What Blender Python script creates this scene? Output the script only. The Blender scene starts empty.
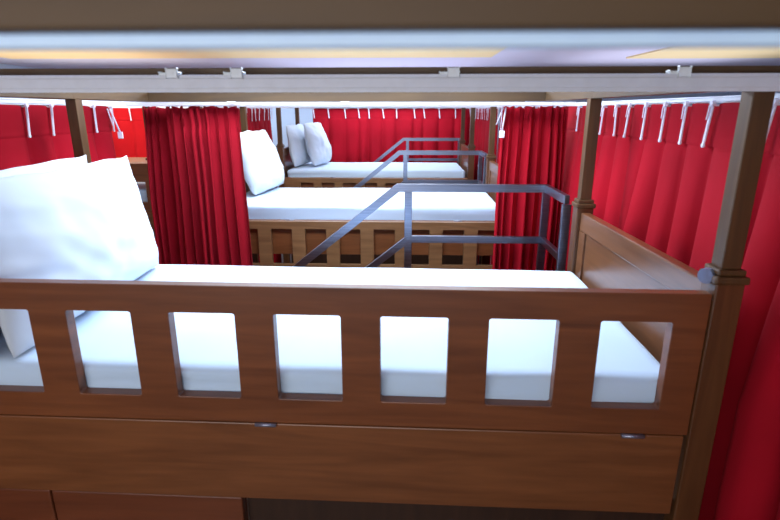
import bpy, bmesh, math, random
from mathutils import Vector, Matrix, noise
random.seed(7)
C = bpy.context.scene.collection
R = math.radians
EYE = 1.75                       # eye height above the floor; all heights below are given relative to the eye

# ------------------------------------------------------------------ helpers
def tag(o, label=None, cat=None, group=None, kind=None):
    if label: o['label'] = label
    if cat: o['category'] = cat
    if group: o['group'] = group
    if kind: o['kind'] = kind
    return o

def empty(name, loc, rz=0.0):
    o = bpy.data.objects.new(name, None); C.objects.link(o)
    o.location = loc; o.rotation_euler = (0, 0, rz); o.empty_display_size = .1
    return o

class MB:
    """collects shapes; build() links them as ONE mesh object"""
    def __init__(self): self.bm = bmesh.new()
    def box(self, x0, x1, y0, y1, z0, z1, bev=0.0, M=None):
        g = bmesh.ops.create_cube(self.bm, size=1.0)
        vs = g['verts']
        for v in vs:
            v.co = Vector(((x0+x1)/2+v.co.x*(x1-x0), (y0+y1)/2+v.co.y*(y1-y0), (z0+z1)/2+v.co.z*(z1-z0)))
        if bev > 0:
            es = list({e for v in vs for e in v.link_edges})
            r = bmesh.ops.bevel(self.bm, geom=es, offset=bev, segments=2, affect='EDGES', profile=.5)
            vs = list({v for f in r['faces'] for v in f.verts} | {v for v in vs if v.is_valid})
        if M is not None:
            for v in vs: v.co = M @ v.co
        return self
    def bar(self, a, b, w, h, bev=.002, up=(0, 0, 1)):
        """rectangular bar from a to b; w across, h along the 'up' side"""
        a, b = Vector(a), Vector(b); d = (b-a); L = d.length; d.normalize()
        u = Vector(up); s = d.cross(u); s.normalize(); u = s.cross(d)
        M = Matrix.Translation((a+b)/2) @ Matrix((d, s, u)).transposed().to_4x4()
        return self.box(-L/2, L/2, -w/2, w/2, -h/2, h/2, bev, M)
    def cyl(self, a, b, r, seg=16):
        a, b = Vector(a), Vector(b); d = b-a; L = d.length
        g = bmesh.ops.create_cone(self.bm, cap_ends=True, segments=seg, radius1=r, radius2=r, depth=L)
        M = Matrix.Translation((a+b)/2) @ d.to_track_quat('Z', 'Y').to_matrix().to_4x4()
        for v in g['verts']: v.co = M @ v.co
        return self
    def ribbon(self, pts, h, w, y=0.0):
        """flat bar of height h along a polyline in the XZ plane, w thick in y, mitred at the bends"""
        P = [Vector((p[0], p[1])) for p in pts]; n = len(P); up, dn = [], []
        for i in range(n):
            a = (P[i]-P[i-1]).normalized() if i else None
            b = (P[i+1]-P[i]).normalized() if i < n-1 else None
            na = Vector((-a.y, a.x)) if a else None; nb = Vector((-b.y, b.x)) if b else None
            m = (na+nb).normalized() if a and b else (na or nb)
            k = 1/m.dot(na) if a and b else 1
            up.append(P[i]+m*h/2*k); dn.append(P[i]-m*h/2*k)
        for i in range(n-1):
            q = [up[i], up[i+1], dn[i+1], dn[i]]
            f = [self.bm.verts.new((p.x, y-w/2, p.y)) for p in q]; g = [self.bm.verts.new((p.x, y+w/2, p.y)) for p in q]
            self.bm.faces.new(f); self.bm.faces.new(g[::-1])
            for k in range(4): self.bm.faces.new((f[k], g[k], g[(k+1) % 4], f[(k+1) % 4]))
        return self
    def build(self, name, m, parent=None, smooth=False, M=None):
        bmesh.ops.recalc_face_normals(self.bm, faces=self.bm.faces)
        me = bpy.data.meshes.new(name)
        if M is not None: self.bm.transform(M)
        self.bm.to_mesh(me); self.bm.free()
        me.materials.append(m)
        if smooth:
            for p in me.polygons: p.use_smooth = True
        o = bpy.data.objects.new(name, me); C.objects.link(o)
        if parent: o.parent = parent
        return o

# ------------------------------------------------------------------ materials
def nodes(name):
    m = bpy.data.materials.new(name); m.use_nodes = True
    nt = m.node_tree; b = nt.nodes['Principled BSDF']
    return m, nt, b

def srgb(r, g, b):
    f = lambda c: (c/12.92 if c <= .04045 else ((c+.055)/1.055)**2.4)
    return (f(r/255), f(g/255), f(b/255), 1)

def wood(name, dark, light, axis='X', rough=.38, grain=1.0, coat=.15):
    m, nt, b = nodes(name); N, Lk = nt.nodes, nt.links
    tc = N.new('ShaderNodeTexCoord'); mp = N.new('ShaderNodeMapping')
    sc = {'X': (1.1, 13, 13), 'Y': (13, 1.1, 13), 'Z': (13, 13, 1.1)}[axis]
    mp.inputs['Scale'].default_value = [s*grain for s in sc]
    n1 = N.new('ShaderNodeTexNoise'); n1.inputs['Scale'].default_value = 1.0
    n1.inputs['Detail'].default_value = 5; n1.inputs['Distortion'].default_value = 2.2
    n2 = N.new('ShaderNodeTexNoise'); n2.inputs['Scale'].default_value = 7; n2.inputs['Detail'].default_value = 3
    mx = N.new('ShaderNodeMath'); mx.operation = 'MULTIPLY_ADD'; mx.inputs[1].default_value = .35
    ramp = N.new('ShaderNodeValToRGB')
    ramp.color_ramp.elements[0].position = .30; ramp.color_ramp.elements[0].color = dark
    ramp.color_ramp.elements[1].position = 1.0; ramp.color_ramp.elements[1].color = light
    Lk.new(tc.outputs['Object'], mp.inputs['Vector'])
    Lk.new(mp.outputs[0], n1.inputs['Vector']); Lk.new(mp.outputs[0], n2.inputs['Vector'])
    Lk.new(n2.outputs['Fac'], mx.inputs[0]); Lk.new(n1.outputs['Fac'], mx.inputs[2])
    Lk.new(mx.outputs[0], ramp.inputs[0]); Lk.new(ramp.outputs[0], b.inputs['Base Color'])
    b.inputs['Roughness'].default_value = rough
    b.inputs['Coat Weight'].default_value = coat; b.inputs['Coat Roughness'].default_value = .3
    return m

def fabric(name, col, col2, scale=260, rough=.9, sheen=.3, bump=.15, trans=0.0):
    m, nt, b = nodes(name); N, Lk = nt.nodes, nt.links
    tc = N.new('ShaderNodeTexCoord')
    n = N.new('ShaderNodeTexNoise'); n.inputs['Scale'].default_value = 3.0; n.inputs['Detail'].default_value = 4
    ramp = N.new('ShaderNodeValToRGB')
    ramp.color_ramp.elements[0].position = .3; ramp.color_ramp.elements[0].color = col2
    ramp.color_ramp.elements[1].position = .7; ramp.color_ramp.elements[1].color = col
    Lk.new(tc.outputs['Object'], n.inputs['Vector']); Lk.new(n.outputs['Fac'], ramp.inputs[0])
    Lk.new(ramp.outputs[0], b.inputs['Base Color'])
    w = N.new('ShaderNodeTexNoise'); w.inputs['Scale'].default_value = scale
    bp = N.new('ShaderNodeBump'); bp.inputs['Strength'].default_value = bump; bp.inputs['Distance'].default_value = .001
    Lk.new(tc.outputs['Object'], w.inputs['Vector']); Lk.new(w.outputs['Fac'], bp.inputs['Height'])
    Lk.new(bp.outputs[0], b.inputs['Normal'])
    b.inputs['Roughness'].default_value = rough; b.inputs['Sheen Weight'].default_value = sheen
    b.inputs['Specular IOR Level'].default_value = .2
    if trans > 0:
        t = N.new('ShaderNodeBsdfTranslucent'); t.inputs['Color'].default_value = col
        mix = N.new('ShaderNodeMixShader'); mix.inputs[0].default_value = trans
        out = N['Material Output']
        Lk.new(b.outputs[0], mix.inputs[1]); Lk.new(t.outputs[0], mix.inputs[2]); Lk.new(mix.outputs[0], out.inputs['Surface'])
    return m

def plain(name, col, rough=.5, metal=0.0, nscale=40, var=.08):
    m, nt, b = nodes(name); N, Lk = nt.nodes, nt.links
    tc = N.new('ShaderNodeTexCoord'); n = N.new('ShaderNodeTexNoise'); n.inputs['Scale'].default_value = nscale
    ramp = N.new('ShaderNodeValToRGB')
    ramp.color_ramp.elements[0].color = [c*(1-var) for c in col[:3]]+[1]
    ramp.color_ramp.elements[1].color = [min(1, c*(1+var)) for c in col[:3]]+[1]
    Lk.new(tc.outputs['Object'], n.inputs['Vector']); Lk.new(n.outputs['Fac'], ramp.inputs[0]); Lk.new(ramp.outputs[0], b.inputs['Base Color'])
    b.inputs['Roughness'].default_value = rough; b.inputs['Metallic'].default_value = metal
    return m

def steel_mat():
    m, nt, b = nodes('brushed_steel'); N, Lk = nt.nodes, nt.links
    tc = N.new('ShaderNodeTexCoord'); mp = N.new('ShaderNodeMapping'); mp.inputs['Scale'].default_value = (3, 200, 200)
    n = N.new('ShaderNodeTexNoise'); n.inputs['Scale'].default_value = 2; n.inputs['Detail'].default_value = 4
    ramp = N.new('ShaderNodeValToRGB')
    ramp.color_ramp.elements[0].color = srgb(96, 102, 118); ramp.color_ramp.elements[1].color = srgb(158, 168, 190)
    Lk.new(tc.outputs['Object'], mp.inputs[0]); Lk.new(mp.outputs[0], n.inputs['Vector'])
    Lk.new(n.outputs['Fac'], ramp.inputs[0]); Lk.new(ramp.outputs[0], b.inputs['Base Color'])
    b.inputs['Metallic'].default_value = 1; b.inputs['Roughness'].default_value = .28
    return m

W_RAIL = wood('cherry_wood', srgb(88, 45, 22), srgb(134, 77, 42), 'X')
W_NEAR = wood('near_beam_wood', srgb(54, 37, 15), srgb(82, 58, 26), 'X', rough=.6, coat=0)
W_BOARD = wood('brown_side_board', srgb(92, 51, 25), srgb(136, 82, 46), 'X')
W_BASE = wood('brown_post_base', srgb(70, 40, 20), srgb(104, 66, 36), 'Z')
W_CROSS = wood('shaded_cross_wood', srgb(42, 28, 13), srgb(76, 55, 28), 'X', rough=.5, coat=.05)  # beam wood darkened in colour to offset the lamps falling on it
W_FLAP = wood('tan_flap_wood', srgb(104, 70, 42), srgb(152, 112, 74), 'X')
W_FOOT = wood('cherry_wood_depth', srgb(82, 48, 27), srgb(124, 80, 50), 'Y', rough=.28, coat=.4)
W_POST = wood('dark_post_wood', srgb(58, 37, 16), srgb(94, 64, 31), 'Z', rough=.5, coat=.04)
W_BEAM = wood('dark_beam_wood', srgb(56, 38, 18), srgb(98, 72, 36), 'X', rough=.5, coat=.05)
W_BEAMY = wood('dark_beam_wood_depth', srgb(50, 35, 19), srgb(90, 66, 38), 'Y', rough=.5, coat=.05)
W_CAB = wood('red_brown_cabinet', srgb(88, 44, 26), srgb(122, 66, 40), 'X', rough=.35)
W_DARK = wood('shadowed_dark_wood', srgb(38, 22, 14), srgb(62, 38, 24), 'Z', rough=.5)  # shade of the recess under the bunks put into the wood colour
RED = fabric('red_curtain', srgb(172, 8, 32), srgb(150, 5, 26), trans=.02, sheen=0.0)
REDD = fabric('shaded_red_curtain', srgb(152, 6, 28), srgb(128, 4, 22), trans=.02, sheen=0.0)  # darker copy of the curtain red, shade of the folds put into it
REDB = fabric('lit_red_curtain', srgb(215, 26, 34), srgb(190, 16, 28), trans=.2, sheen=0.0)  # brighter copy of the curtain red, the left bay's light put into it
SHEET = fabric('white_sheet', (.60, .76, .93, 1), (.56, .72, .91, 1), scale=400, bump=.08)
PILLOW = fabric('white_pillowcase', (.60, .67, .74, 1), (.56, .63, .72, 1), scale=400, bump=.08)
STEEL = steel_mat()
PLASTIC = plain('white_plastic', (.82, .80, .92, 1), .4)
ALU = plain('pale_track', srgb(226, 229, 238), .45, .0)
ALUB = plain('cool_lit_track', srgb(196, 222, 255), .45, .0)  # pale track with the cool light on it tinted into the colour
DULL = plain('hinge_metal', srgb(150, 152, 170), .35, .7)
CLIP = plain('bracket_white', (.90, .97, 1.0, 1), .3)
DISC = plain('blue_glint', srgb(140, 150, 180), .35, .5)  # blue reflection put into the colour
CEIL = plain('ceiling_paint', srgb(214, 210, 230), .9, 0, 3, .03)
CREAM = plain('cream_ceiling_board', srgb(238, 214, 160), .8, 0, 5, .05)
WALLM = plain('wall_paint', srgb(206, 226, 248), .9, 0, 3, .03)
FLOORM = wood('floor_planks', srgb(74, 50, 32), srgb(110, 78, 50), 'Y', rough=.4)

# ------------------------------------------------------------------ the room
def room():
    def s(name, m, *b):
        o = MB().box(*b).build(name, m); o['kind'] = 'structure'; return o
    X0, X1, Y0, Y1, H = -4.2, 4.2, -1.6, 7.25, EYE+.46
    s('floor', FLOORM, X0, X1, Y0, Y1, -.1, 0)
    s('ceiling', CEIL, X0, X1, Y0, Y1, H, H+.1)
    s('wall_back', WALLM, X0-.1, X1+.1, Y1, Y1+.1, -.1, H+.1)
    s('wall_front', WALLM, X0-.1, X1+.1, Y0-.1, Y0, -.1, H+.1)
    s('wall_left', WALLM, X0-.1, X0, Y0, Y1, -.1, H+.1)
    s('wall_right', WALLM, X1, X1+.1, Y0, Y1, -.1, H+.1)
    s('trim_1', CREAM, -3.6, .74, 3.1, 4.95, H-.012, H)
    s('trim_2', CREAM, 1.98, 4.1, 3.1, 5.1, H-.012, H)
room()

# ------------------------------------------------------------------ bunk beds
def pierced_panel(length, height, xs, cw, z0, z1, th, rad=.006):
    """board in the XZ plane, x from 0..length, with rounded rectangular holes starting at xs"""
    mb = MB(); bm = mb.bm
    edges = [0.0]
    for i in range(len(xs)-1): edges.append((xs[i]+cw+xs[i+1])/2)
    edges.append(length)
    V = lambda x, z: bm.verts.new((x, 0, z))
    for i, x in enumerate(xs):
        a, b = edges[i], edges[i+1]
        O = [V(a, 0), V(b, 0), V(b, height), V(a, height)]
        ctr = [(x+rad, z0+rad, 180), (x+cw-rad, z0+rad, 270), (x+cw-rad, z1-rad, 0), (x+rad, z1-rad, 90)]
        arcs = []
        for cx, cz, st in ctr:
            arcs.append([V(cx+rad*math.cos(R(st+90*k/4)), cz+rad*math.sin(R(st+90*k/4))) for k in range(5)])
        for k in range(4):
            for j in range(4): bm.faces.new((O[k], arcs[k][j+1], arcs[k][j]))
            n = (k+1) % 4
            bm.faces.new((O[k], O[n], arcs[n][0], arcs[k][4]))
    bmesh.ops.remove_doubles(bm, verts=bm.verts, dist=1e-5)
    bmesh.ops.recalc_face_normals(bm, faces=bm.faces)
    ex = bmesh.ops.extrude_face_region(bm, geom=list(bm.faces))
    for v in [g for g in ex['geom'] if isinstance(g, bmesh.types.BMVert)]: v.co.y += th
    return mb

def bevel_mod(o, w=.003):
    md = o.modifiers.new('edge', 'BEVEL'); md.width = w; md.segments = 2; md.limit_method = 'ANGLE'; md.angle_limit = R(50)

# bed in local coordinates: front face at y=0, x from LX0 to LX1, z relative to the floor
Z = lambda z: EYE+z
def make_bed(loc, rz, label, folded=False, ncut=7, margin=.08, top=-.745, xl=-1.24, xr=.69, cut=(.067, .287), back=None, end=None, cabinet=True):
    group = 'bunk beds'
    root = empty('bunk_bed', loc, rz)
    tag(root, label, 'bunk bed', group)
    W = .94
    bl, br = (xl, xr) if back is None else back   # xl, xr, bl, br: centre lines of the posts
    el, er = (bl, br) if end is None else end
    corners = [(xl, .03), (xr, .03), (br, W), (bl, W)]
    for (px, py) in corners:
        mb = MB()
        mb.box(px-.031, px+.031, py-.031, py+.031, 0, Z(-.364), .004)
        p = mb.build('post', W_BASE, root)
        MB().box(px-.021, px+.021, py-.021, py+.021, Z(-.332), Z(.04), .002).build('upper_shaft', W_POST, p)
        cm = MB().box(px-.037, px+.037, py-.037, py+.037, Z(-.364), Z(-.346), .005).box(px-.030, px+.030, py-.030, py+.030, Z(-.346), Z(-.332), .004)
        cm.build('cap_moulding', W_POST, p)
    # front guard flap
    fx0, fx1 = xl+.034, xr-.034
    L = fx1-fx0; H = .355
    if not folded:
        per = .2488; cw = .157; x0 = L-margin-cw-per*(ncut-1)
        xs = [x0+per*k for k in range(ncut)]
        mb = pierced_panel(L, H, xs, cw, cut[0], cut[1], .03)
        mb.bm.transform(Matrix.Translation((fx0, 0, Z(-.742))))
    else:
        per = .217; cw = .133; x0 = L-margin-cw-per*(ncut-1)
        xs = [x0+per*k for k in range(ncut)]
        mb = pierced_panel(L, H, xs, cw, .075, .305, .026)
        mb.bm.transform(Matrix.Translation((fx0, -.036, Z(top-H))))
    fl = mb.build('guard_flap', W_FLAP if folded else W_RAIL, root); bevel_mod(fl, .002)
    hz = Z(-.7445) if not folded else Z(top+.002)
    for hx in ((fx1-1.012, fx1-.128) if not folded else (fx0+.5, fx1-.3)):
        MB().cyl((hx-.026, -.006, hz), (hx+.026, -.006, hz), .005, 12).box(hx-.026, hx+.026, -.004, .001, hz-.003, hz+.003).build('hinge', DULL, fl, True)
    # board under the flap
    bt = Z(-.744) if not folded else Z(top)
    o = MB().box(xl+.034, xr-.041 if not folded else xr-.034, -.001, .028, Z(-.968 if not folded else -.895), bt).build('side_board', W_BOARD, root); bevel_mod(o)
    # back board
    o = MB().box(bl+.034, br-.034, W-.016, W+.014, Z(-.968), Z(-.70)).build('side_board', W_RAIL, root); bevel_mod(o)
    # footboard and headboard: frame + panel
    for (ax, bx_, nm) in ((xr, br, 'footboard'), (xl, bl, 'headboard')):
        a = Vector((ax, .065, 0)); b = Vector((bx_, W-.034, 0)); d = b-a; Ln = d.length
        M = Matrix.Translation(a) @ Matrix.Rotation(math.atan2(-d.x, d.y), 4, 'Z')
        mb = MB()
        mb.box(-.017, .017, 0, Ln, Z(-.45), Z(-.380), .004)
        mb.box(-.017, .017, 0, Ln, Z(-.968), Z(-.80), .004)
        mb.box(-.017, .017, 0, .06, Z(-.80), Z(-.45))
        mb.box(-.017, .017, Ln-.06, Ln, Z(-.80), Z(-.45))
        f = mb.build(nm, W_FOOT, root, M=M)
        MB().box(-.010, .010, .06, Ln-.06, Z(-.80), Z(-.45)).build('panel', W_FOOT, f, M=M)
    # slatted deck under the mattress
    MB().box(min(xl, bl)+.07, max(xr, br)-.07, .03, W-.02, Z(-.80), Z(-.772)).build('deck', W_RAIL, root)
    # canopy frame: front beam, side beams that reach past the back posts over the steps, cross beam at their end
    bz0, bz1 = Z(.04), Z(.083)
    MB().box(xl-.04, xr+.035, .008, .052, bz0, bz1, .001).build('canopy_beam', W_BEAM, root)
    MB().box(el-.02, er+.02, 1.46, 1.50, bz0, bz1, .001).build('canopy_beam', W_CROSS, root)
    zm = (bz0+bz1)/2
    for (ax, bx_, ex) in ((xl, bl, el), (xr, br, er)):
        MB().bar((ax, .052, zm), (bx_, W-.03, zm), .04, bz1-bz0, .002).bar((bx_, W-.03, zm), (ex, 1.46, zm), .04, bz1-bz0, .002).build('canopy_beam', W_BEAMY, root)
    if cabinet:
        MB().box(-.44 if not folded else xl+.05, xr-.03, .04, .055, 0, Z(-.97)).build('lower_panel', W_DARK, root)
    return root

B1 = (0.02, 1.105, 0)
bed1 = make_bed(B1, R(-1.2), 'nearest wooden bunk bed, its guard flap with seven square openings raised', False, 7, margin=.074, xl=-1.30, xr=.685, back=(-1.335, .652), end=(-1.32, .612))
dsc = MB().cyl((.652, .030, Z(-.352)), (.640, .022, Z(-.352)), .017, 20).build('cap_glint', DISC, bed1)  # added disc painting the blue reflection on the post cap's corner
bed2 = make_bed((-.03, 3.22, 0), 0, 'middle wooden bunk bed, its guard flap folded down below the mattress', True, 8, .045, -.672)
bed3 = make_bed((-.04, 5.32, 0), 0, 'farthest wooden bunk bed, standing in front of the back curtain', True, 8, .045, -.664)
bed4 = make_bed((-2.62, 3.9, 0), 0, 'wooden bunk bed glimpsed at left between the curtain end and the gathered curtain', margin=.03, xl=-1.19, xr=.70, cut=(.06, .215), cabinet=False)
MB().box(.10, .66, .032, .50, Z(-.40), Z(-.385), .003).build('shelf', W_FLAP, bed4)

# low cabinet beneath the nearest bunk
cab = tag(empty('storage_cabinet', (B1[0], B1[1], 0), R(-1.2)), 'reddish brown cabinet under the left half of the nearest bunk bed', 'cabinet')
MB().box(-1.15, -.445, .04, .50, 0, Z(-.99), .003).build('carcass', W_CAB, cab)
for a, b in ((-1.15, -.969), (-.964, -.445)):
    MB().box(a, b, .012, .038, .05, Z(-.978), .004).build('door', W_CAB, cab)

# ------------------------------------------------------------------ mattresses
def mattress(name, x0, x1, y0, y1, z0, z1, label, rz=0.0, loc=(0, 0, 0), seed=0):
    bm = bmesh.new(); nx, ny, nz = 90, 44, 8
    r = .024
    def shape(u, v, w):
        x = x0+(x1-x0)*u; y = y0+(y1-y0)*v; z = z0+(z1-z0)*w
        cx = min(max(x, x0+r), x1-r); cy = min(max(y, y0+r), y1-r); cz = min(max(z, z0+r*.8), z1-r)
        d = Vector((x-cx, y-cy, z-cz))
        if d.length > 1e-9: d = d.normalized()*r
        p = Vector((cx, cy, cz))+d
        s = Vector((x*1.5+seed, y*3, z*26))
        side = 1 if w < .93 and (v < .02 or v > .98 or u < .02 or u > .98) else 0
        nn = noise.noise(s)
        if side: p += Vector((0, nn*.018, nn*.005)) if (v < .02 or v > .98) else Vector((nn*.006, 0, 0))
        else: p.z += .0035*noise.noise(Vector((x*3+seed, y*5, 0)))
        return p
    grid = {}
    def vert(i, j, k):
        key = (i, j, k)
        if key not in grid: grid[key] = bm.verts.new(shape(i/nx, j/ny, k/nz))
        return grid[key]
    for i in range(nx):
        for j in range(ny):
            for k in (0, nz): bm.faces.new((vert(i, j, k), vert(i+1, j, k), vert(i+1, j+1, k), vert(i, j+1, k)))
    for i in range(nx):
        for k in range(nz):
            for j in (0, ny): bm.faces.new((vert(i, j, k), vert(i+1, j, k), vert(i+1, j, k+1), vert(i, j, k+1)))
    for j in range(ny):
        for k in range(nz):
            for i in (0, nx): bm.faces.new((vert(i, j, k), vert(i, j+1, k), vert(i, j+1, k+1), vert(i, j, k+1)))
    mb = MB(); mb.bm.free(); mb.bm = bm
    o = mb.build(name, SHEET, None, True)
    o.location = loc; o.rotation_euler = (0, 0, rz)
    return tag(o, label, 'mattress', 'sheeted mattresses')
mattress('mattress', -1.22, .632, .032, .915, Z(-.771), Z(-.611), 'white sheeted mattress on the nearest bunk bed, behind the pierced guard', R(-1.2), B1, 1)
mattress('mattress', -1.19, .64, .035, .915, Z(-.771), Z(-.594), 'white sheeted mattress on the middle bunk bed, between two steel handrails', 0, (-.03, 3.22, 0), 5)
mattress('mattress', -1.19, .64, .035, .915, Z(-.771), Z(-.594), 'white sheeted mattress on the farthest bunk bed under two small pillows', 0, (-.04, 5.32, 0), 9)
mattress('mattress', -1.13, .64, .045, .915, Z(-.771), Z(-.594), 'white mattress glimpsed through the bunk guard left of the gathered curtain', 0, (-2.62, 3.9, 0), 13)

# ------------------------------------------------------------------ pillows
def pillow(loc, w, h, t, rot, label, seed=0, rnd_c=.08, group='white pillows'):
    """w along local x, h along local z, t thick along local y; origin at the middle of the bottom edge"""
    bm = bmesh.new(); n = 40
    def pt(i, j, s):
        u = -1+2*i/n; v = -1+2*j/n
        pin = (1-.05*(1-v*v)*abs(u)**3)*(1-rnd_c*v*v*u*u*abs(v)); pin2 = (1-.05*(1-u*u)*abs(v)**3)*(1-rnd_c*v*v*u*u*abs(u))
        a = max(0, 1-abs(u)**2.4); b = max(0, 1-abs(v)**2.4)
        th = (a*b)**.62
        edge = 1-max(abs(u), abs(v))
        wr = noise.noise(Vector((u*2.2+seed, v*2.2, s*3)))*.22+noise.noise(Vector((u*6+seed, v*4, s*7)))*.10
        wr += .22*noise.noise(Vector((u*1.2+seed*3, v*9+u*4, s)))*(1-th)
        x = u*w/2*pin; z = (v*pin2+1)*h/2
        sag = -.15*(1-v)*.0
        bul = 1+.28*(-v)                      # fuller towards the bottom
        y = s*t/2*th*bul*(1+wr)+.012*noise.noise(Vector((u*2+seed, v*2, 5)))
        if edge < .06: z += .012*noise.noise(Vector((u*3+seed, v*3, 1)))*(1 if v > -.8 else 0)
        return Vector((x, y, z))
    F = {}
    def vert(i, j, s):
        rim = i in (0, n) or j in (0, n)
        key = (i, j, 0 if rim else s)
        if key not in F: F[key] = bm.verts.new(pt(i, j, s))
        return F[key]
    for i in range(n):
        for j in range(n):
            for s in (-1, 1):
                bm.faces.new((vert(i, j, s), vert(i+1, j, s), vert(i+1, j+1, s), vert(i, j+1, s)))
    mb = MB(); mb.bm.free(); mb.bm = bm
    o = mb.build('pillow', PILLOW, None, True)
    o.location = loc; o.rotation_euler = rot
    md = o.modifiers.new('smooth', 'SUBSURF'); md.levels = 1; md.render_levels = 1
    return tag(o, label, 'pillow', group)
# rotation: lean about x first (negative = top towards local +y), then turn about z so the face looks along +X
def lean(a, rz=90): return (R(a), 0, R(rz))
pillow((-.985, 1.565, Z(-.606)), .85, .455, .16, lean(-9, 91), 'big white pillow in front on the nearest bunk, leaning on the other', 2, .015)
pillow((-1.155, 1.56, Z(-.606)), .80, .455, .11, lean(-5, 91), 'white pillow at the nearest bunk behind the front pillow', 7, .015)
pillow((-1.03, 3.93, Z(-.592)), .66, .475, .20, lean(-17, 84), 'single white pillow on the middle bunk right of the gathered curtain', 11, .05)
pillow((-.935, 5.86, Z(-.592)), .56, .485, .18, lean(-13, 80), 'right pillow of the two on the farthest bunk', 15, .06)
pillow((-1.14, 5.76, Z(-.592)), .56, .46, .13, lean(-10, 82), 'left pillow of the two on the farthest bunk, against its post', 19, .06)

# ------------------------------------------------------------------ curtains
hook_me = None
def hook_mesh(L=.115):
    global hook_me
    if hook_me: return hook_me
    mb = MB()
    mb.bar((0, .0, -.008), (0, 0, -L), .011, .005, .0015, up=(0, 1, 0))
    mb.bar((.004, .006, -.006), (.004, .006, -.045), .004, .003, .001, up=(0, 1, 0))
    mb.bar((.0, .004, -.008), (.004, .006, -.008), .004, .004, .001)
    mb.cyl((0, -.004, 0), (0, .006, 0), .008, 12)
    mb.box(-.004, .004, -.003, .003, -.002, .003)
    mb.bar((0, -.001, -.006), (0, -.022, -.006), .005, .004, .001)
    mb.cyl((0, -.003, -L), (0, .003, -L), .006, 12)
    bmesh.ops.recalc_face_normals(mb.bm, faces=mb.bm.faces)
    hook_me = bpy.data.meshes.new('curtain_hook'); mb.bm.to_mesh(hook_me); mb.bm.free()
    hook_me.materials.append(PLASTIC)
    return hook_me

def curtain(p0, p1, ztop, zbot, label, hooks=.14, amp=.032, mat=None, seed=0, head=.115, hookside=1, group=None, hooklist=None, lift=.012):
    """flat-hung curtain from p0 to p1 (xy); the viewer side is to the left of p0->p1 when hookside=1"""
    p0, p1 = Vector((p0[0], p0[1], 0)), Vector((p1[0], p1[1], 0))
    d = p1-p0; L = d.length; d.normalize(); nrm = Vector((-d.y, d.x, 0))*hookside
    root = empty('curtain', (p0.x, p0.y, 0))
    tag(root, label, 'curtain', group)
    rnd = random.Random(seed)
    if hooklist is None:
        k = max(2, int(round(L/hooks))); hk = []
        for i in range(k+1):
            s = .012+(L-.024)*i/k
            if 0 < i < k: s += rnd.uniform(-.25, .25)*hooks
            hk.append(s)
    else: hk = hooklist
    A = [rnd.uniform(.55, 1.25) for _ in range(len(hk)+1)]
    B = [rnd.uniform(-.25, .25) for _ in range(len(hk)+1)]
    ns = int(L/.011)+1; nz = 34
    bm = bmesh.new(); rows = []
    ks = [0.0]+[h for h in hk if 0 < h < L]+[L]
    if ks[1] < .02: ks.pop(0)
    if ks[-1]-ks[-2] < .02: ks.pop(-2)
    import bisect
    drops = sorted([(ztop-zbot)*(j/nz)**1.25 for j in range(nz+1)]+[head-.010, head-.0015, head+.0015, head+.012]); nz = len(drops)-1
    for j in range(nz+1):
        z = ztop-drops[j]
        drop = ztop-z; row = []
        for i in range(ns+1):
            s = L*i/ns
            sw = s+.02*min(1, drop/.8)*noise.noise(Vector((s*2.3+seed, drop*.7, 0)))*min(1, s/.1, (L-s)/.1)
            q = min(max(bisect.bisect_right(ks, sw)-1, 0), len(ks)-2)
            f = (sw-ks[q])/max(1e-6, ks[q+1]-ks[q]); f = min(max(f, 0), 1)
            sc = (math.sin(math.pi*f**.75)**.6 if 0 < f < 1 else 0.0)
            g = min(1, max(0, (drop-head*.95)/.012))*(.22+.78*min(1, max(0, (drop-head)/.55)))
            skew = f+B[q]*math.sin(math.pi*f)*g
            sn = 1-abs(2*skew-1)**(2.6 if q % 2 else 3.6)
            wave = (1-g)*sc*.13+g*sn*A[q]
            dep = amp*wave*.8
            dep += .012*g*noise.noise(Vector((s*7+seed, drop*1.2, 2)))
            if drop < head: dep += .006            # stiffened header band
            zz = z
            if drop < .03: zz += lift*.5*(sc-.5)*(1-drop/.03)
            p = d*s+nrm*dep; row.append(bm.verts.new((p.x, p.y, zz)))
        rows.append(row)
    for j in range(nz):
        for i in range(ns): bm.faces.new((rows[j][i], rows[j][i+1], rows[j+1][i+1], rows[j+1][i]))
    mb = MB(); mb.bm.free(); mb.bm = bm
    cl = mb.build('cloth', mat or RED, root, True)
    hm = hook_mesh()
    ang = math.atan2(nrm.y, nrm.x)-math.pi/2
    for s in hk:
        o = bpy.data.objects.new('hook', hm); C.objects.link(o); o.parent = root
        p = d*s+nrm*(.024)
        o.location = (p.x, p.y, ztop+.002); o.rotation_euler = (rnd.uniform(-.05, .05), rnd.uniform(.02, .15)*hookside, ang)
    return root

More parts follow.
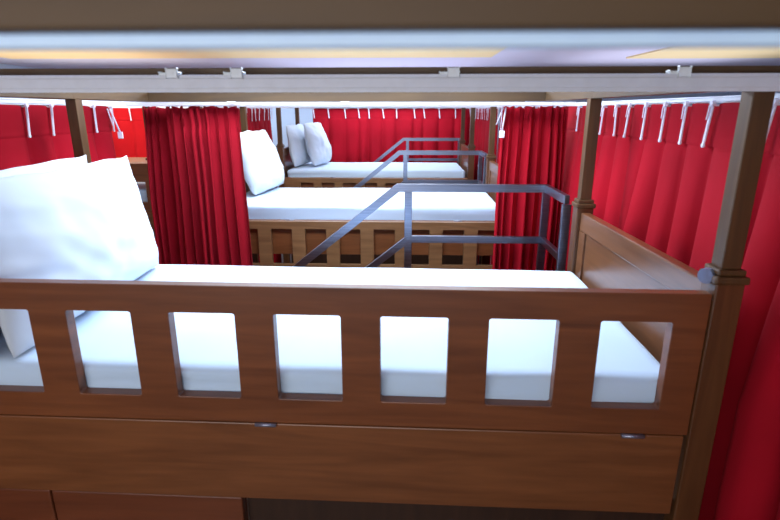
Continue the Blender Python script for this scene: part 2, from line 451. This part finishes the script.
def gathered(p0, p1, ztop, zbot, label, folds, amp, mat=None, seed=0, flare=1.05, group=None, step=None):
    p0, p1 = Vector((p0[0], p0[1], 0)), Vector((p1[0], p1[1], 0))
    d = p1-p0; L = d.length; d.normalize(); nrm = Vector((d.y, -d.x, 0))   # towards the camera for p0 left of p1
    root = empty('gathered_curtain', (p0.x, p0.y, 0)); tag(root, label, 'curtain', group)
    ns = folds*14; nz = 40; bm = bmesh.new(); rows = []
    rnd = random.Random(seed)
    A = [rnd.uniform(.5, 1.2) for _ in range(folds+2)]
    cuts = [0]
    for _ in range(folds): cuts.append(cuts[-1]+rnd.uniform(.55, 1.5))
    cuts = [c/cuts[-1] for c in cuts]
    for j in range(nz+1):
        t = j/nz; z = ztop+(zbot-ztop)*t**1.3; drop = ztop-z; row = []
        tape = math.exp(-((drop-.075)/.03)**2)
        for i in range(ns+1):
            ph = folds*i/ns; q = min(int(ph), folds-1); f = ph-q
            s = L*(cuts[q]+(cuts[q+1]-cuts[q])*f)
            g = min(1, drop/.5)
            s2 = L/2+(s-L/2)*(1+(flare-1)*g)+.012*g*noise.noise(Vector((s*9+seed, drop*1.5, 0)))
            a = amp*A[q]*(1-.45*tape)*(.75+.5*g)
            dep = a*math.sin(2*math.pi*f)+.02*noise.noise(Vector((s*5+seed, drop*.8, 3)))
            dep += .006*math.sin(ph*2*math.pi*3.1+seed)*(1-g)
            s2 += amp*.35*A[q]*math.sin(4*math.pi*f)
            if step and s < step: dep -= .07
            p = d*s2+nrm*dep
            row.append(bm.verts.new((p.x, p.y, z+(.006*math.sin(ph*9) if j == 0 else 0))))
        rows.append(row)
    for j in range(nz):
        for i in range(ns): bm.faces.new((rows[j][i], rows[j][i+1], rows[j+1][i+1], rows[j+1][i]))
    mb = MB(); mb.bm.free(); mb.bm = bm
    mb.build('cloth', mat or RED, root, True)
    hm = hook_mesh()
    for k in range(0, folds, 2):
        if step and L*cuts[k] < step: continue
        o = bpy.data.objects.new('hook', hm); C.objects.link(o); o.parent = root
        p = d*(L*(cuts[k]+.02))-nrm*.035
        o.location = (p.x, p.y, ztop+.004); o.rotation_euler = (0, 0, math.atan2(d.y, d.x))
    return root

def wand(root, loc, tilt):
    """white plastic draw wand with a small tag at its end"""
    mb = MB(); mb.cyl((0, 0, 0), (tilt, 0, -.11), .004, 10); mb.cyl((-.012, 0, 0), (tilt-.03, 0, -.08), .003, 10)
    o = mb.build('draw_wand', PLASTIC, root, True); o.location = loc
    t = MB().box(tilt-.013, tilt+.013, -.004, .004, -.142, -.108, .003).build('wand_tag', PLASTIC, o)
    return o

XR, XL = .86, -1.47
ZT, ZB = Z(.016), .06
Yh = [2.96, 2.66, 2.50, 2.33, 2.19, 2.06, 1.92, 1.78, 1.65, 1.51, 1.26, 1.12, .98, .80]
# right side: runs from far to near so the viewer side (towards -X) is the right of the direction
curtain((XR, 3.0), (XR, .72), ZT, ZB, 'red curtain along the right side beside the footboard of the nearest bunk', hooklist=[3.0-y for y in Yh], amp=.105, seed=3, hookside=-1, group='red curtains hung on hooks')
curtain((XR, 4.98), (XR, 3.12), ZT, ZB, 'red curtain along the right side beside the middle bunk', .15, .07, seed=5, hookside=-1, group='red curtains hung on hooks')
curtain((XR, 6.72), (XR, 5.10), ZT, ZB, 'red curtain along the right side beside the farthest bunk', .15, .07, seed=8, hookside=-1, group='red curtains hung on hooks')
cl = curtain((XL, .75), (XL, 2.62), ZT, ZB, 'red curtain along the left side behind the head of the nearest bunk', .15, .085, seed=12, hookside=-1, group='red curtains hung on hooks')
wand(cl, (.03, 1.83, ZT-.01), .035)
curtain((XL, 4.35), (XL, 5.75), ZT, ZB, 'short red curtain at the left of the middle bunk, seen behind its pillow', .15, .07, seed=14, hookside=-1, group='red curtains hung on hooks')
curtain((.80, 6.84), (-1.20, 6.84), ZT, ZB, 'wide red curtain closed across the far end behind the farthest bunk', .175, .085, seed=17, hookside=1, group='red curtains hung on hooks')
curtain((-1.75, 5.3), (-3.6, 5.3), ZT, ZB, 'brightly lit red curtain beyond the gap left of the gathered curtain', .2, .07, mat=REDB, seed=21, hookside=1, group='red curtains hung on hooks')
gl = gathered((-1.37, 2.70), (-.84, 2.66), ZT-.003, ZB, 'shaded red curtain gathered in tight folds left of the middle bunk', 11, .034, mat=REDD, seed=4, step=.15, group='gathered red curtains')
gr = gathered((.47, 2.68), (.79, 2.68), ZT-.003, ZB, 'red curtain gathered behind the handrail at the right of the nearest bunk', 8, .032, seed=9, group='gathered red curtains')
wand(gr, (.005, -.06, ZT-.005), -.012)

# ------------------------------------------------------------------ curtain tracks
def track(a, b, z0, z1, label, w=.024, brackets=(), side=-1, mat=None, group='pale curtain tracks'):
    """a->b in xy; brackets: distances along the track; side: which side of the beam the track hangs on"""
    a, b = Vector((a[0], a[1], 0)), Vector((b[0], b[1], 0)); d = b-a; L = d.length; d.normalize()
    root = empty('curtain_track', (a.x, a.y, 0)); root.rotation_euler = (0, 0, math.atan2(d.y, d.x))
    tag(root, label, 'curtain track', group)
    mb = MB()
    h = z1-z0
    mb.box(0, L, -w/2, w/2, z0+h*.22, z1-h*.2, .001)
    mb.box(0, L, -w/2-.003, w/2+.003, z1-h*.22, z1, .001)
    mb.box(0, L, -w/2+.004, -w/2+.008, z0, z0+h*.25, .0005)
    mb.box(0, L, w/2-.008, w/2-.004, z0, z0+h*.25, .0005)
    mb.build('channel', mat or ALU, root)
    for s in brackets:
        q = MB().box(s-.011, s+.011, side*(w/2+.004), side*(w/2+.008), z1-.006, z1+.011, .002)
        q.box(s-.026, s+.012, side*(w/2-.010), side*(w/2+.006), z1-.001, z1+.004, .0015)
        q.cyl((s, side*(w/2+.004), z1+.005), (s, side*(w/2+.010), z1+.005), .0035, 10)
        q.build('bracket', CLIP, root)
    return root
track((-1.5, 1.095), (.95, 1.055), Z(.034), Z(.066), 'pale track on the front beam of the nearest bunk with four white brackets', brackets=(1.042, 1.17, 1.588, 2.016))
track((-1.9, .292), (1.9, .292), Z(.0312), Z(.060), mat=ALUB, label='blurred pale track closest to the viewer, behind the dark beam')
track((-1.42, 2.70), (.82, 2.68), Z(.019), Z(.038), 'pale track over the steps behind the nearest bunk', w=.02, brackets=(.55, 1.12))
track((-1.42, 3.19), (.82, 3.19), Z(.019), Z(.038), 'pale track along the front beam of the middle bunk', w=.02)
track((-1.42, 4.78), (.82, 4.78), Z(.019), Z(.038), 'pale track over the steps behind the middle bunk', w=.02)
track((-1.42, 6.84), (.82, 6.84), Z(.019), Z(.038), 'pale track carrying the wide curtain at the far end', w=.02)
track((XR, .55), (XR, 6.82), Z(.019), Z(.036), 'long pale track along the right side above the hooks', w=.03)
track((XL, .55), (XL, 6.9), Z(.019), Z(.042), 'long pale track along the left side above the hooks', w=.03)
track((-3.7, 5.3), (-1.6, 5.3), Z(.019), Z(.038), 'pale track over the brightly lit curtain beyond the left gap', w=.02)

# near canopy frame (the bunk the viewer looks from)
nf = tag(empty('canopy_frame', (0, .270, 0)), 'dark wooden beam frame closest to the viewer, crossing the top of view', 'bed canopy')
MB().box(-1.6, 1.6, -.007, .007, Z(.0366), Z(.10), .002).build('canopy_beam', W_NEAR, nf)
for x in (-1.55, 1.55):
    MB().box(x-.03, x+.03, -.05, .006, 0, Z(.0366), .004).build('post', W_POST, nf)

# ------------------------------------------------------------------ steel handrails
def handrail(Y, label, loc_x=0.0):
    root = empty('handrail', (loc_x, Y, 0)); tag(root, label, 'handrail', 'steel handrails beside the bunks')
    w, h = .022, .036
    zt, zm = Z(-.352), Z(-.60)
    x0, x1, yb = -.04, .655, -.325
    sl = .80
    MB().ribbon(((x0-.95, zt-.95*sl), (x0, zt), (x1, zt)), h, w).bar((x1, .011, zt), (x1, yb, zt), w, h).build('top_bar', STEEL, root)
    MB().ribbon(((x0-.58, zm-.63*sl), (x0+.05, zm), (x1, zm)), .032, w).bar((x1, .011, zm), (x1, yb, zm), w, .032).build('middle_bar', STEEL, root)
    for (x, y) in ((x0+.05, 0), (x1, 0), (x1, yb), (x0-.93, 0)):
        top = zt-.019 if x > -.5 else zt-.93*sl-.01
        MB().box(x-.018, x+.018, y-.009, y+.009, 0, top, .002).build('upright', STEEL, root)
    return root
handrail(2.45, 'steel handrail nearest the viewer, rising behind the nearest bunk')
handrail(4.55, 'steel handrail between the middle and farthest bunks', -.02)
handrail(6.66, 'steel handrail at the far end in front of the wide closed curtain', .0)

# ------------------------------------------------------------------ light
def area(name, loc, sx, sy, e, col, rot=(0, 0, 0)):
    l = bpy.data.lights.new(name, 'AREA'); l.shape = 'RECTANGLE'; l.size = sx; l.size_y = sy; l.energy = e; l.color = col
    o = bpy.data.objects.new(name, l); C.objects.link(o); o.location = loc; o.rotation_euler = rot
    return o
cool = (.74, .86, 1.0)
area('light_near_bunk', (-.3, 2.15, EYE+.44), 1.5, .5, 54, cool)
area('light_middle_bunk', (-.3, 3.75, EYE+.44), 1.7, .5, 40, cool)
area('light_far_bunk', (-.3, 6.35, EYE+.44), 1.5, .4, 29, cool)
area('light_left_bay', (-2.7, 4.6, EYE+.42), 1.6, 1.0, 24, (1, .93, .85))
area('light_right_bay', (2.4, 3.0, EYE+.42), 1.6, 3, 14, cool)
area('fill_ceiling', (-.3, 4.4, EYE+.02), 2.6, 4.2, 34, (.80, .84, 1), (R(180), 0, 0))  # added upward fill to brighten the ceiling, no fixture here
area('fill_left_back', (-2.3, 6.3, EYE+.35), .8, .5, 14, (.75, .87, 1), (R(55), 0, 0))  # added fill that brightens the back wall at left
area('fill_ceiling_right', (2.3, 4.2, EYE+.02), 1.6, 3.0, 22, (.80, .84, 1), (R(180), 0, 0))  # added upward fill for the right part of the ceiling
area('fill_ceiling_left', (-2.9, 4.2, EYE+.02), 1.6, 2.6, 14, (1, .93, .85), (R(180), 0, 0))  # added upward fill for the left part of the ceiling
area('fill_behind', (-.85, -1.3, EYE-.16), 2.4, .6, 32, (1, .97, .93), (R(90), 0, 0))  # added fill from behind the camera for rail and track fronts
w = bpy.data.worlds.new('World'); bpy.context.scene.world = w; w.use_nodes = True
w.node_tree.nodes['Background'].inputs[0].default_value = (.6, .7, 1, 1)
w.node_tree.nodes['Background'].inputs[1].default_value = .08

# ------------------------------------------------------------------ camera
cam = bpy.data.cameras.new('camera'); co = bpy.data.objects.new('camera', cam); C.objects.link(co)
cam.sensor_width = 36; cam.lens = 24; cam.clip_start = .02
co.location = (0, 0, EYE)
co.rotation_euler = (R(90)-math.atan(150/520), 0, R(1.8))
cam.dof.use_dof = True; cam.dof.focus_distance = 2.3; cam.dof.aperture_fstop = 5.0
bpy.context.scene.camera = co
sc = bpy.context.scene
sc.view_settings.view_transform = 'Standard'; sc.view_settings.look = 'None'; sc.view_settings.exposure = 0
